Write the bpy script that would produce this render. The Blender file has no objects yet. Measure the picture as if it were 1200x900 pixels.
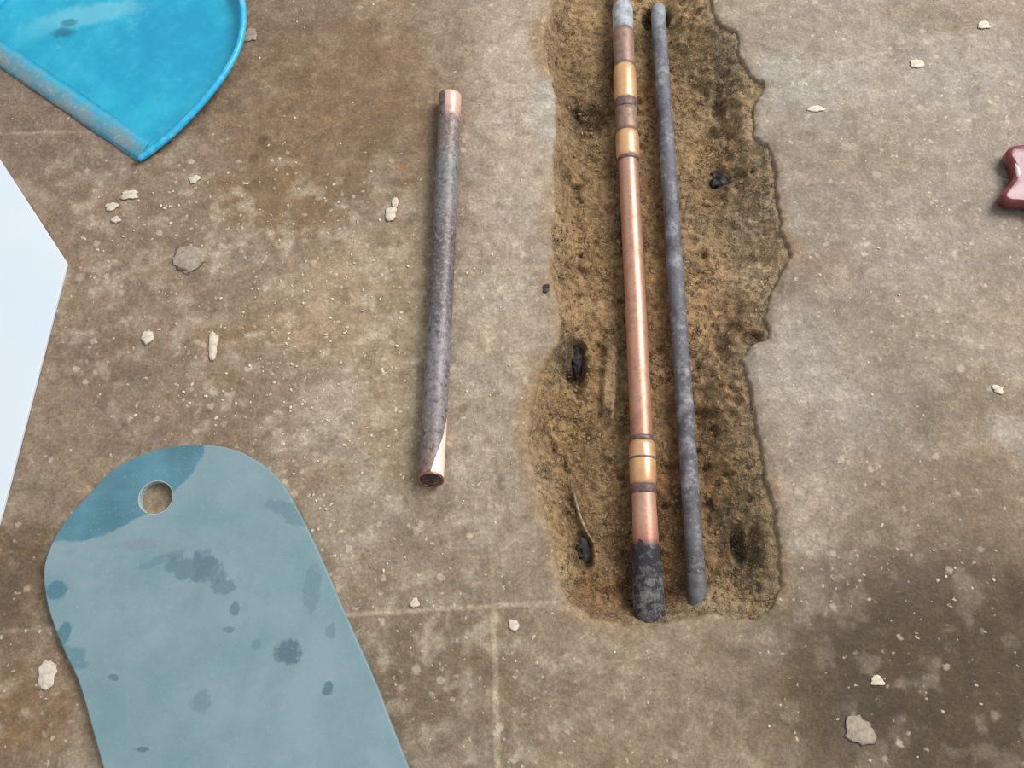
import bpy, bmesh, math, random
import numpy as np
from mathutils import Vector, Matrix

# ---------------------------------------------------------------- camera, light, exposure
C = bpy.context.scene.collection
S = bpy.context.scene
TH = math.radians(20.0); CH = 0.977; F = 1040.0
cam = bpy.data.objects.new('camera', bpy.data.cameras.new('camera')); C.objects.link(cam)
cam.location = (0, 0, CH); cam.rotation_euler = (TH, 0, 0)
cam.data.sensor_width = 36; cam.data.lens = 36 * F / 1200; cam.data.clip_start = 0.01
S.camera = cam
w = bpy.data.worlds.new('daylight'); S.world = w; w.use_nodes = True
w.node_tree.nodes['Background'].inputs['Color'].default_value = (0.93, 0.97, 1.0, 1)
w.node_tree.nodes['Background'].inputs['Strength'].default_value = 0.60
def area(name, loc, aim, sx, sy, power, col):
    l = bpy.data.lights.new(name, 'AREA'); l.shape = 'RECTANGLE'; l.size = sx; l.size_y = sy; l.energy = power; l.color = col
    o = bpy.data.objects.new(name, l); C.objects.link(o); o.location = loc
    o.rotation_euler = (Vector(aim) - Vector(loc)).to_track_quat('-Z', 'Y').to_euler()
    return o
area('window_daylight', (2.3, 2.1, 3.0), (0.1, 0.5, 0), 2.4, 2.0, 220, (1.0, 0.975, 0.945))
S.view_settings.view_transform = 'Standard'; S.view_settings.look = 'None'
S.view_settings.gamma = 1; S.view_settings.use_curve_mapping = False
S.view_settings.exposure = -0.19

# ---------------------------------------------------------------- helpers
def P(px, py, z=0.0):                    # the place in the room where a point measured in the photograph lies
    x = (px - 600) / F; v = (py - 450) / F
    d = Vector((x, math.sin(TH) - v * math.cos(TH), -math.cos(TH) - v * math.sin(TH)))
    k = (z - CH) / d.z
    return Vector((d.x * k, d.y * k, z))
def sc(py, z=0.0):                       # metres per pixel there
    v = (py - 450) / F
    return (CH - z) / (math.cos(TH) + v * math.sin(TH)) / F
def lin(c):
    c = np.asarray(c, float) / 255.0
    return np.where(c <= 0.04045, c / 12.92, ((c + 0.055) / 1.055) ** 2.4)
def rgba(r, g, b): return tuple(lin((r, g, b))) + (1.0,)
def sstep(a, b, x):
    t = np.clip((x - a) / (b - a), 0, 1); return t * t * (3 - 2 * t)
def vnoise(x, y, seed):
    xi = np.floor(x).astype(np.int64); yi = np.floor(y).astype(np.int64)
    fx = x - xi; fy = y - yi; fx = fx * fx * (3 - 2 * fx); fy = fy * fy * (3 - 2 * fy)
    def h(a, b):
        n = (a * 374761393 + b * 668265263 + seed * 1442695041) & 0xffffffff
        n = ((n ^ (n >> 13)) * 1274126177) & 0xffffffff
        return ((n ^ (n >> 16)) & 0xffff) / 65535.0
    return (h(xi, yi) * (1 - fx) + h(xi + 1, yi) * fx) * (1 - fy) + (h(xi, yi + 1) * (1 - fx) + h(xi + 1, yi + 1) * fx) * fy
def fbm(x, y, size, octv, seed):         # -1..1
    s = 0; a = 1; t = 0
    for i in range(octv):
        s = s + a * (vnoise(x / size + 17.3 * i, y / size - 9.1 * i, seed + i) * 2 - 1); t += a; a *= 0.55; size *= 0.5
    return s / t
def tag(o, label=None, cat=None, group=None, kind=None):
    if label: o['label'] = label
    if cat: o['category'] = cat
    if group: o['group'] = group
    if kind: o['kind'] = kind
    return o
def thing(name, loc, label, cat, group=None):
    o = bpy.data.objects.new(name, None); C.objects.link(o); o.location = loc; o.empty_display_size = 0.02
    return tag(o, label, cat, group)
def obj(name, me, mat, parent=None, smooth=True):
    if isinstance(me, bmesh.types.BMesh):
        bm = me; bmesh.ops.recalc_face_normals(bm, faces=bm.faces)
        me = bpy.data.meshes.new(name); bm.to_mesh(me); bm.free()
    if smooth: me.polygons.foreach_set('use_smooth', [True] * len(me.polygons))
    me.materials.append(mat)
    o = bpy.data.objects.new(name, me); C.objects.link(o)
    if parent:
        r = parent
        off = Vector((0, 0, 0))
        while r: off += r.location; r = r.parent
        o.parent = parent; me.transform(Matrix.Translation(-off))
    return o
def recenter(o, c):                      # mesh built in world space: move its origin to c
    o.data.transform(Matrix.Translation(-Vector(c))); o.location = c; return o
def grid_mesh(name, xs, ys, Z, keep, attrs):
    nx, ny = len(xs), len(ys)
    X, Y = np.meshgrid(xs, ys)
    co = np.stack([X, Y, Z], -1).reshape(-1, 3)
    idx = np.arange(nx * ny).reshape(ny, nx)
    q = np.stack([idx[:-1, :-1], idx[:-1, 1:], idx[1:, 1:], idx[1:, :-1]], -1).reshape(-1, 4)
    k = keep.reshape(-1)[q].any(1); q = q[k]
    used = np.unique(q); remap = -np.ones(nx * ny, int); remap[used] = np.arange(len(used)); q = remap[q]; co = co[used]
    me = bpy.data.meshes.new(name)
    me.vertices.add(len(co)); me.vertices.foreach_set('co', co.astype(np.float32).ravel())
    me.loops.add(q.size); me.loops.foreach_set('vertex_index', q.astype(np.int32).ravel())
    me.polygons.add(len(q)); me.polygons.foreach_set('loop_start', np.arange(0, q.size, 4, dtype=np.int32))
    me.update(calc_edges=True); me.validate()
    for n, a in attrs.items():
        if a.ndim == 3:
            at = me.attributes.new(n, 'FLOAT_COLOR', 'POINT')
            d = np.ones((len(used), 4), np.float32); d[:, :3] = a.reshape(-1, 3)[used]
            at.data.foreach_set('color', d.ravel())
        else:
            at = me.attributes.new(n, 'FLOAT', 'POINT'); at.data.foreach_set('value', a.reshape(-1)[used].astype(np.float32))
    return me

# ---------------------------------------------------------------- node helpers
class NT:
    def __init__(s, name):
        s.m = bpy.data.materials.new(name); s.m.use_nodes = True; s.t = s.m.node_tree
        s.b = s.t.nodes['Principled BSDF']
    def n(s, typ, **kw):
        nd = s.t.nodes.new(typ)
        for k, v in kw.items(): setattr(nd, k, v)
        return nd
    def l(s, a, b): s.t.links.new(a, b)
    def put(s, sock, v):
        if isinstance(v, bpy.types.NodeSocket): s.l(v, sock)
        else: sock.default_value = v
    def obj(s): return s.n('ShaderNodeTexCoord').outputs['Object']
    def attr(s, name, out='Fac'): return s.n('ShaderNodeAttribute', attribute_name=name).outputs[out]
    def noise(s, scale, detail=4, rough=0.6, co=None, out='Fac'):
        nd = s.n('ShaderNodeTexNoise'); nd.inputs['Scale'].default_value = scale
        nd.inputs['Detail'].default_value = detail; nd.inputs['Roughness'].default_value = rough
        s.l(co or s.obj(), nd.inputs['Vector']); return nd.outputs[out]
    def math(s, op, a, b=0.0):
        nd = s.n('ShaderNodeMath', operation=op); s.put(nd.inputs[0], a); s.put(nd.inputs[1], b); return nd.outputs[0]
    def rng(s, v, a, b, c=0.0, d=1.0, smooth=False):
        nd = s.n('ShaderNodeMapRange'); nd.clamp = True
        if smooth: nd.interpolation_type = 'SMOOTHSTEP'
        s.put(nd.inputs['Value'], v)
        for k, q in zip(('From Min', 'From Max', 'To Min', 'To Max'), (a, b, c, d)): nd.inputs[k].default_value = q
        return nd.outputs['Result']
    def mix(s, f, a, b, mode='MIX'):
        nd = s.n('ShaderNodeMix', data_type='RGBA', blend_type=mode)
        s.put(nd.inputs['Factor'], f); s.put(nd.inputs['A'], a); s.put(nd.inputs['B'], b)
        return [o for o in nd.outputs if o.type == 'RGBA'][0]
    def ramp(s, v, stops):
        nd = s.n('ShaderNodeValToRGB'); s.put(nd.inputs[0], v); e = nd.color_ramp.elements
        while len(e) > 1: e.remove(e[0])
        e[0].position = stops[0][0]; e[0].color = stops[0][1]
        for p_, c in stops[1:]:
            x = e.new(p_); x.color = c
        return nd.outputs['Color']
    def bump(s, h, strength=0.5, dist=0.002):
        nd = s.n('ShaderNodeBump'); nd.inputs['Strength'].default_value = strength; nd.inputs['Distance'].default_value = dist
        s.l(h, nd.inputs['Height']); s.l(nd.outputs[0], s.b.inputs['Normal'])
    def fin(s, col=None, rough=0.7, metal=0.0, spec=None):
        if col is not None: s.put(s.b.inputs['Base Color'], col)
        s.put(s.b.inputs['Roughness'], rough); s.put(s.b.inputs['Metallic'], metal)
        if spec is not None: s.b.inputs['Specular IOR Level'].default_value = spec
        return s.m

# ---------------------------------------------------------------- materials of the ground
def concrete_material():
    m = NT('stained_concrete'); co = m.obj()
    base = m.attr('stain', 'Color'); dens = m.attr('speck')
    n1 = m.noise(45, 6, 0.65); n2 = m.noise(260, 3, 0.6)
    c = m.mix(m.rng(n1, 0.38, 0.64), m.mix(1.0, base, (0.80, 0.77, 0.73, 1), 'MULTIPLY'), m.mix(1.0, base, (1.16, 1.15, 1.14, 1), 'MULTIPLY'))
    c = m.mix(m.rng(n2, 0.42, 0.6), m.mix(1.0, c, (0.88, 0.87, 0.85, 1), 'MULTIPLY'), m.mix(1.0, c, (1.1, 1.09, 1.08, 1), 'MULTIPLY'))
    c = m.mix(m.rng(m.noise(125, 4, 0.7), 0.52, 0.66, 0, .42), c, m.mix(1.0, c, (1.75, 1.75, 1.75, 1), 'MULTIPLY'))
    c = m.mix(m.rng(m.noise(150, 3, 0.65), 0.57, 0.70, 0, .38), c, rgba(92, 76, 60))
    dk = m.rng(m.noise(85, 3, 0.5), 0.66, 0.74)
    c = m.mix(m.math('MULTIPLY', dk, 0.35), c, rgba(96, 80, 62))
    # warped position so that the flecks are irregular
    nv = m.n('ShaderNodeVectorMath', operation='SCALE'); m.l(m.noise(160, 3, 0.6, out='Color'), nv.inputs[0]); nv.inputs['Scale'].default_value = 0.008
    ad = m.n('ShaderNodeVectorMath', operation='ADD'); m.l(co, ad.inputs[0]); m.l(nv.outputs[0], ad.inputs[1])
    hs = None
    for scl, pres, rad in ((48, 0.42, 0.26), (66, 0.50, 0.30), (150, 0.45, 0.32), (34, 0.30, 0.22)):
        v = m.n('ShaderNodeTexVoronoi'); v.inputs['Scale'].default_value = scl; m.l(ad.outputs[0], v.inputs['Vector'])
        sep = m.n('ShaderNodeSeparateColor'); m.l(v.outputs['Color'], sep.inputs[0])
        thr = m.math('MULTIPLY', dens, pres)
        on = m.math('LESS_THAN', sep.outputs[0], thr)
        size = m.math('MULTIPLY', m.math('POWER', sep.outputs[1], 1.6), rad)
        d = m.math('SUBTRACT', m.math('ADD', size, 0.06), v.outputs['Distance'])
        sp = m.math('MULTIPLY', m.math('MULTIPLY', m.rng(d, 0.0, 0.14), on), m.rng(m.noise(420, 2, .5), .3, .55, .7, 1))
        c = m.mix(m.math('MULTIPLY', sp, m.rng(sep.outputs[2], 0, 1, 0.3, 0.85)), c, rgba(216, 202, 180))
        hs = sp if hs is None else m.math('ADD', hs, sp)
    h = m.math('ADD', m.math('ADD', n1, m.math('MULTIPLY', n2, 0.25)), m.math('MULTIPLY', hs, 0.3))
    m.bump(h, 0.5, 0.004)
    return m.fin(c, m.rng(n1, 0.3, 0.7, 0.62, 0.85), 0, 0.3)
def earth_material():
    m = NT('damp_earth')
    base = m.attr('stain', 'Color')
    n1 = m.noise(110, 5, 0.7); n2 = m.noise(420, 3, 0.6)
    c = m.mix(m.rng(n1, 0.36, 0.62), m.mix(1.0, base, (0.60, 0.57, 0.52, 1), 'MULTIPLY'), m.mix(1.0, base, (1.36, 1.34, 1.32, 1), 'MULTIPLY'))
    c = m.mix(m.rng(m.noise(24, 4, .6), .5, .66, 0, .45), c, m.mix(1.0, c, (1.5, 1.45, 1.4, 1), 'MULTIPLY'))
    c = m.mix(m.rng(n2, 0.55, 0.68, 0, 0.55), c, rgba(196, 172, 136))
    c = m.mix(m.rng(m.noise(60, 4, 0.7), 0.6, 0.7, 0, 0.55), c, rgba(66, 48, 32))
    rd = m.math('ABSOLUTE', m.math('SUBTRACT', m.noise(32, 5, 0.65), 0.5))
    c = m.mix(m.math('MULTIPLY', m.rng(rd, 0.026, 0.0), m.rng(m.noise(20, 2, .5), .42, .56, 0, .85)), c, rgba(58, 42, 28))  # dark crack lines painted in as depth
    m.bump(m.math('ADD', n1, m.math('MULTIPLY', n2, 0.4)), 0.9, 0.007)
    return m.fin(c, 0.85, 0, 0.25)
CONC = concrete_material(); EARTH = earth_material()

# ---------------------------------------------------------------- trench outline
TR = [(655,-160),(652,-60),(650,0),(640,22),(634,50),(642,80),(651,110),(651,150),(647,190),(649,240),(646,300),(650,345),
      (658,375),(655,400),(636,425),(622,470),(620,520),(628,570),(640,610),(650,650),(656,690),(668,712),(700,726),(740,736),
      (790,730),(840,722),(884,728),(906,715),(915,680),(917,640),(913,600),(901,560),(893,520),(889,480),(879,445),(874,418),
      (884,404),(904,394),(898,368),(906,345),(920,314),(931,298),(918,270),(915,240),(911,200),(903,168),(886,158),(884,128),
      (900,94),(882,86),(869,62),(866,36),(846,26),(836,0),(832,-60),(836,-160)]
TRW = np.array([P(x, y)[:2] for x, y in TR])
def sdist(X, Y, poly):                   # signed distance, positive inside
    n = len(poly); best = np.full(X.shape, 1e9); inside = np.zeros(X.shape, bool)
    for i in range(n):
        a = poly[i]; b = poly[(i + 1) % n]; d = b - a
        t = np.clip(((X - a[0]) * d[0] + (Y - a[1]) * d[1]) / (d @ d), 0, 1)
        best = np.minimum(best, (X - a[0] - t * d[0]) ** 2 + (Y - a[1] - t * d[1]) ** 2)
        cr = (a[1] > Y) != (b[1] > Y)
        xi = a[0] + (Y - a[1]) * d[0] / (d[1] if d[1] else 1e-9)
        inside ^= cr & (X < xi)
    return np.where(inside, 1, -1) * np.sqrt(best)
def edge_dist(X, Y):
    return sdist(X, Y, TRW) + 0.0045 * fbm(X, Y, 0.022, 3, 5) + 0.0026 * fbm(X, Y, 0.007, 3, 9)
def patches(X, Y, col, lst, seed):
    wx = X + 0.02 * fbm(X, Y, 0.05, 3, seed) ; wy = Y + 0.02 * fbm(X, Y, 0.05, 3, seed + 7)
    for px, py, rx, ry, c, st in lst:
        o = P(px, py); s = sc(py)
        k = np.sqrt(((wx - o.x) / (rx * s)) ** 2 + ((wy - o.y) / (ry * s * 1.12)) ** 2)
        f = (1 - sstep(0.45, 1.25, k)) * st
        col = col * (1 - f[..., None]) + lin(c) * f[..., None]
    return col
def seg_mask(X, Y, p, q, wd):
    a = np.array(P(*p)[:2]); b = np.array(P(*q)[:2]); d = b - a
    t = np.clip(((X - a[0]) * d[0] + (Y - a[1]) * d[1]) / (d @ d), 0, 1)
    r = np.hypot(X - a[0] - t * d[0], Y - a[1] - t * d[1]) + 0.0009 * fbm(X, Y, 0.012, 3, 31)
    return 1 - sstep(wd * 0.35, wd, r)

# ---------------------------------------------------------------- floor
FP = [(200,300,330,300,(140,122,103),.75),(60,130,120,90,(122,107,94),.7),(400,110,175,150,(124,103,80),.9),(250,60,110,120,(126,107,86),.6),
      (330,235,90,50,(128,106,78),.6),(130,170,90,40,(138,122,108),.5),(110,420,80,60,(124,108,94),.6),(330,390,110,25,(140,118,90),.45),
      (420,350,130,70,(160,144,118),.6),(600,150,55,240,(170,158,143),.85),(640,140,26,55,(172,167,155),.8),(390,490,42,60,(168,158,142),.6),
      (470,480,60,110,(150,136,112),.6),(420,590,60,60,(166,156,138),.55),(580,400,70,110,(170,159,141),.8),(585,560,55,90,(160,148,130),.7),
      (440,660,70,50,(150,136,116),.6),(560,680,90,50,(140,126,108),.7),(500,800,140,90,(118,103,83),.85),(640,820,120,90,(130,115,95),.7),
      (530,880,70,30,(142,132,118),.5),(30,830,70,70,(128,104,78),.8),(20,690,60,70,(104,87,68),.8),(20,640,60,30,(120,100,80),.5),
      (260,480,80,60,(134,116,94),.5),(380,560,40,30,(138,116,92),.4),
      (1050,110,260,210,(181,171,156),.95),(960,90,90,40,(190,184,174),.8),(1130,90,90,50,(188,181,170),.6),(1100,15,70,25,(160,146,126),.7),
      (1000,180,110,45,(170,156,138),.6),(1160,190,80,40,(182,174,160),.5),(985,310,48,24,(156,128,98),.95),(930,250,24,60,(180,168,154),.6),
      (1080,300,150,70,(184,174,160),.8),(960,440,110,90,(186,178,166),.9),(1100,400,150,60,(176,163,144),.8),(1180,350,60,60,(168,154,134),.6),
      (1140,470,60,30,(150,136,115),.6),(1190,505,40,25,(182,174,160),.8),(1040,540,90,60,(168,156,140),.7),(965,600,55,110,(164,152,136),.85),
      (1120,640,150,110,(130,114,94),.85),(1040,620,60,80,(142,128,108),.6),(960,730,70,70,(140,126,108),.6),(1120,800,190,120,(118,102,80),.9),
      (880,800,110,90,(138,123,102),.8),(700,770,90,40,(148,134,112),.7),(760,860,120,50,(136,121,100),.7),(1000,880,80,40,(132,116,94),.6),
      (940,830,40,80,(124,104,78),.5),(1008,857,18,15,(170,158,138),.6),(310,162,11,8,(98,78,58),.7),(296,183,10,8,(98,78,58),.7),(303,215,16,8,(112,94,72),.5),(478,205,8,8,(140,104,54),.6),(570,190,20,40,(150,136,116),.4),(475,340,16,60,(132,118,94),.4),(600,120,14,10,(140,128,112),.4),(1195,690,20,30,(96,80,60),.7)]
SP = [(400,420,210,260,1.0),(450,640,110,80,1.0),(190,300,190,170,.6),(560,800,160,110,.7),(400,100,180,120,-.5),(1060,200,220,260,.35),
      (1080,760,220,130,.5),(600,420,60,160,.5),(30,800,60,70,.4)]
def floor_fields(X, Y):
    col = np.ones(X.shape + (3,)) * lin((148, 134, 115))
    col = patches(X, Y, col, FP, 40)
    col = col * np.array([1.02, 1.0, 0.98])
    g = np.ones(X.shape)  # regional factors in the floor colour, partly offsetting the lamp's brighter right side
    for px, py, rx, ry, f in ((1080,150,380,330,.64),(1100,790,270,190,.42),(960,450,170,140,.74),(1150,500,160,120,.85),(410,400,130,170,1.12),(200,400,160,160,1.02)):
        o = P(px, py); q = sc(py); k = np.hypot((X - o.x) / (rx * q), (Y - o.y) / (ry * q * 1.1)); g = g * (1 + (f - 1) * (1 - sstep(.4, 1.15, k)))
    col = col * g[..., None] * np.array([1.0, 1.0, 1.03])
    m = 1 + 0.13 * fbm(X, Y, 0.09, 4, 60) + 0.10 * fbm(X, Y, 0.02, 3, 70)
    col = col * m[..., None]
    hue = fbm(X, Y, 0.06, 3, 80)
    col = col * (1 + 0.03 * hue[..., None] * np.array([1, 0, -1.3]))
    wt = sstep(0.25, 0.55, fbm(X, Y, 0.055, 4, 90))[..., None] * 0.22     # pale worn-off residue
    col = col * (1 - wt) + lin((182, 172, 156)) * wt
    sp = np.full(X.shape, 0.38)
    for px, py, rx, ry, s in SP:
        o = P(px, py); q = sc(py)
        k = np.hypot((X - o.x) / (rx * q), (Y - o.y) / (ry * q * 1.1)); sp = sp + (1 - sstep(0.4, 1.2, k)) * s
    sp = np.clip(sp * (1 + 0.6 * fbm(X, Y, 0.05, 3, 95)), 0, 1.3)
    rs = sstep(0.08, 0.5, fbm(X, Y, 0.022, 5, 200)) * np.clip(sp, .25, 1)[...] * 0.55
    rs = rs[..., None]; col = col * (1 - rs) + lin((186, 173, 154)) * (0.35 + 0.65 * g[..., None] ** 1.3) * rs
    dk = (sstep(0.30, 0.55, fbm(X, Y, 0.018, 4, 210)) * 0.30)[..., None]; col = col * (1 - dk) + lin((102, 86, 70)) * dk
    return col, sp
h = 0.0022
xs = np.arange(-0.86, 0.86, h); ys = np.arange(-0.14, 1.24, h)
X, Y = np.meshgrid(xs, ys)
D = edge_dist(X, Y)
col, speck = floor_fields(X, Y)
Z = 0.0006 * fbm(X, Y, 0.05, 3, 11) + 0.00035 * fbm(X, Y, 0.010, 2, 12)
LINES = [((583,905),(578,715),.0045,.95),((578,715),(572,560),.0035,.35),((572,560),(566,180),.003,.22),((400,721),(650,706),.0035,.9),
         ((-60,742),(120,736),.003,.35),((250,405),(490,402),.0025,.35),((0,157),(230,150),.0028,.35),((960,78),(1040,61),.003,.55),
         ((268,420),(262,250),.0022,.3),((525,715),(524,735),.003,.4),((640,650),(600,690),.002,.2)]
for p, q, wd, st in LINES:
    mk = seg_mask(X, Y, p, q, wd) * st * (0.7 + 0.5 * fbm(X, Y, 0.02, 2, 33))
    col = col * (1 - mk[..., None]) + lin((188, 172, 150)) * mk[..., None]; Z = Z + mk * 0.0008
# brown earth trodden over the edge of the cut, and the rounded broken lip
nr = (1 - sstep(0.0, 0.022, -D)) * sstep(-0.15, 0.5, fbm(X, Y, 0.03, 3, 21) + 0.25 * (X < 0.15) - .22 * (X > 0.15)) * 0.6
nr = np.clip(nr + patches(X, Y, np.zeros(X.shape + (3,)), [(634,50,18,40,(255,255,255),.7),(628,500,20,90,(255,255,255),.7)], 50)[..., 0], 0, .9)
col = col * (1 - nr[..., None]) + lin((150, 125, 95)) * nr[..., None]
lipc = sstep(-0.004, 0.004, D)
col = col * (1 - 0.6 * lipc[..., None]) + lin((132, 114, 88)) * 0.6 * lipc[..., None]
speck = speck * (1 - sstep(-0.003, 0.002, D))
Z = Z - 0.002 * sstep(-0.008, 0.0, D) - 0.05 * sstep(0.0, 0.011, D)
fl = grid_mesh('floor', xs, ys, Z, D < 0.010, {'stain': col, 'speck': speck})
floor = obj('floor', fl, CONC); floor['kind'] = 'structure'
# the rest of the floor, coarser, running out beyond the frame
bm = bmesh.new()
o_ = [(-3,-2.5),(3,-2.5),(3,3.5),(-3,3.5)]; x0, x1, y0, y1 = xs[0]+.001, xs[-1]-.001, ys[0]+.001, ys[-1]-.001
i_ = [(x0,y0),(x1,y0),(x1,y1),(x0,y1)]
# the trench goes on a little past the fine area, under the far strip
vo = [bm.verts.new((a, b, 0)) for a, b in o_]; vi = [bm.verts.new((a, b, 0)) for a, b in i_]
for k in range(4): bm.faces.new([vo[k], vo[(k+1)%4], vi[(k+1)%4], vi[k]])
bmesh.ops.subdivide_edges(bm, edges=bm.edges, cuts=24, use_grid_fill=True)
far = bpy.data.meshes.new('floor_surround'); bm.to_mesh(far); bm.free()
co = np.zeros(len(far.vertices) * 3, np.float32); far.vertices.foreach_get('co', co); co = co.reshape(-1, 3)
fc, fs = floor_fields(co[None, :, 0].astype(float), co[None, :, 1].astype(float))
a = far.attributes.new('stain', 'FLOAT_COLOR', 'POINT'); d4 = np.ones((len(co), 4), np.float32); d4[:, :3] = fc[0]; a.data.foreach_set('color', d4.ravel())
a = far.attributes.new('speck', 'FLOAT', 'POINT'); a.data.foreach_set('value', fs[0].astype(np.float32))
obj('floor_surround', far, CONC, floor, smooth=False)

# ---------------------------------------------------------------- earth in the trench
h = 0.0018
ex = np.arange(P(600, 500).x - .01, P(945, -100).x + .03, h); ey = np.arange(P(0, 750).y - .02, 1.30, h)
X, Y = np.meshgrid(ex, ey); D = edge_dist(X, Y)
cx = P(775, 400).x
right = sstep(-0.03, 0.08, X - (cx + 0.03 * fbm(X, Y, 0.1, 2, 3)))
shelf = 0.030 + 0.045 * right + 0.016 * fbm(X, Y, 0.07, 3, 101)
Zd = -0.007 - 0.040 * sstep(0.0, 1.0, np.clip(D, 0, 1) / np.clip(shelf, 0.015, 1)) ** 0.9
Zd += 0.0060 * fbm(X, Y, 0.035, 4, 110) * sstep(0, 0.02, D) + 0.0034 * fbm(X, Y, 0.009, 3, 120) + 0.003 * np.abs(fbm(X, Y, 0.016, 3, 125)) * sstep(0, .01, D)
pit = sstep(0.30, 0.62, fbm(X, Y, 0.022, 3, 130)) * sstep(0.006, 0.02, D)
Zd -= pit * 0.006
HOLES = [(676,415,13,42,.020),(684,640,14,24,.016),(880,650,13,18,.007),(884,628,9,14,.005),(842,212,16,16,.006),(690,125,26,20,.010),(845,120,8,20,.007),
         (868,640,8,26,.010),(771,4,20,16,.022),(878,400,14,12,.008),(846,400,10,24,.008)]
holes = np.zeros(X.shape)
for px, py, rx, ry, dp in HOLES:
    o = P(px, py, -.02); q = sc(py)
    k = np.hypot((X - o.x) / (rx * q), (Y - o.y) / (ry * q * 1.1)) + 0.35 * fbm(X, Y, 0.015, 3, 140)
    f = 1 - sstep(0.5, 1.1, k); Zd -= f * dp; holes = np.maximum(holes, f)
rib = seg_mask(X, Y, (720,395), (716,475), .012); Zd += rib * 0.008
col = np.ones(X.shape + (3,)) * lin((154, 130, 98))
DP = [(690,300,50,260,(142,116,82),.7),(668,330,24,120,(158,134,102),.8),(640,480,24,90,(150,124,92),.8),(760,250,40,250,(140,112,78),.7),(700,560,60,120,(126,102,70),.7),
      (830,350,50,160,(164,136,104),.85),(790,620,50,120,(116,84,54),.7),(850,560,40,120,(116,88,56),.7),(895,250,36,160,(156,138,112),.85),(885,620,34,120,(132,116,90),.75),
      (860,60,50,60,(148,130,102),.7),(800,60,60,60,(110,88,62),.6),(680,60,46,60,(120,100,72),.6),(690,112,34,34,(84,70,54),.7),(715,60,16,50,(96,78,56),.6),(668,400,14,30,(96,76,54),.6),(870,385,22,50,(104,84,58),.6),(858,130,14,40,(98,78,54),.6),(880,650,26,40,(80,62,42),.7),(735,640,20,70,(88,62,38),.6),(784,640,20,80,(92,62,36),.6),(757,330,14,150,(100,76,50),.5),(700,170,40,50,(134,108,78),.6),(700,700,50,30,(126,90,58),.7),  # darkest patches paint shade into the hollows and between the pipes
      (870,715,60,20,(128,110,84),.8),(655,640,14,80,(168,146,110),.6),(845,205,60,60,(120,98,72),.5),(720,432,13,48,(164,142,112),.9),(830,300,14,30,(128,92,44),.4)]
col = patches(X, Y, col, DP, 150)
gv = (0.5 + 0.5 * right) * (1 - sstep(0.004, 0.03, D))
col = col * (1 - 0.6 * gv[..., None]) + lin((146, 130, 106)) * 0.6 * gv[..., None]
col = col * (1 + 0.32 * fbm(X, Y, 0.03, 4, 160) + 0.15 * fbm(X, Y, 0.008, 2, 170))[..., None]
col = col * (1 + 0.07 * fbm(X, Y, 0.05, 2, 180)[..., None] * np.array([1, 0, -1.5]))
col = col * (1 - 0.45 * np.clip(holes + pit * .5, 0, 1)[..., None])  # shade of the hollows and pits darkened into the colour
em = grid_mesh('trench_earth', ex, ey, Zd, D > -0.004, {'stain': col})  # the colour attribute also carries the painted shade of the hollows
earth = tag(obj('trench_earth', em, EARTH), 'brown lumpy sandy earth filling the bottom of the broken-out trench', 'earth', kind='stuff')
EYX = (ex, ey, Zd)
def ez(x, y):
    i = int(np.clip((y - ey[0]) / h, 0, len(ey) - 1)); j = int(np.clip((x - ex[0]) / h, 0, len(ex) - 1)); return float(Zd[i, j])

# ---------------------------------------------------------------- tubes
def tube(path, radii, seg=28, bore=None, caps=True, wob=0.0, seed=1):
    """path: world points; radii per point; t attribute 0..1 along the path."""
    rnd = random.Random(seed)
    bm = bmesh.new(); lt = bm.verts.layers.float.new('t')
    pts = [Vector(p) for p in path]; L = [0]
    for a, b in zip(pts, pts[1:]): L.append(L[-1] + (b - a).length)
    rings = []; up = Vector((0, 0, 1))
    def mk(i, r, w=0):
        d = (pts[min(i+1, len(pts)-1)] - pts[max(i-1, 0)]).normalized()
        s = d.cross(up)
        if s.length < 1e-3: s = Vector((1, 0, 0))
        s.normalize()
        u = s.cross(d).normalized(); ring = []
        for k in range(seg):
            an = 2 * math.pi * k / seg
            rr = r * (1 + w * math.sin(an * 3 + i * .9) + w * rnd.uniform(-.6, .6))
            v = bm.verts.new(pts[i] + s * math.cos(an) * rr + u * math.sin(an) * rr); v[lt] = L[i] / L[-1]; ring.append(v)
        return ring
    def bridge(a, b):
        for k in range(seg): bm.faces.new([a[k], a[(k+1)%seg], b[(k+1)%seg], b[k]])
    rings = [mk(i, r, wob) for i, r in enumerate(radii)]
    for a, b in zip(rings, rings[1:]): bridge(a, b)
    if bore:
        inner = [mk(i, bore) for i in range(len(pts))]
        for a, b in zip(inner, inner[1:]): bridge(a, b)
        bridge(rings[0], inner[0]); bridge(rings[-1], inner[-1])
    elif caps:
        bm.faces.new(rings[0]); bm.faces.new(rings[-1])
    return bm
def lerp_path(keys, n):                  # keys: list of (px,py,z); dense world path, Catmull-Rom
    K = [P(*k) for k in keys]; K = [K[0] * 2 - K[1]] + K + [K[-1] * 2 - K[-2]]
    out = []
    for i in range(1, len(K) - 2):
        for j in range(n):
            t = j / n; a, b, c, d = K[i-1], K[i], K[i+1], K[i+2]
            out.append(0.5 * ((2*b) + (c-a)*t + (2*a-5*b+4*c-d)*t*t + (3*b-a-3*c+d)*t*t*t))
    out.append(K[-2]); return out

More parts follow.
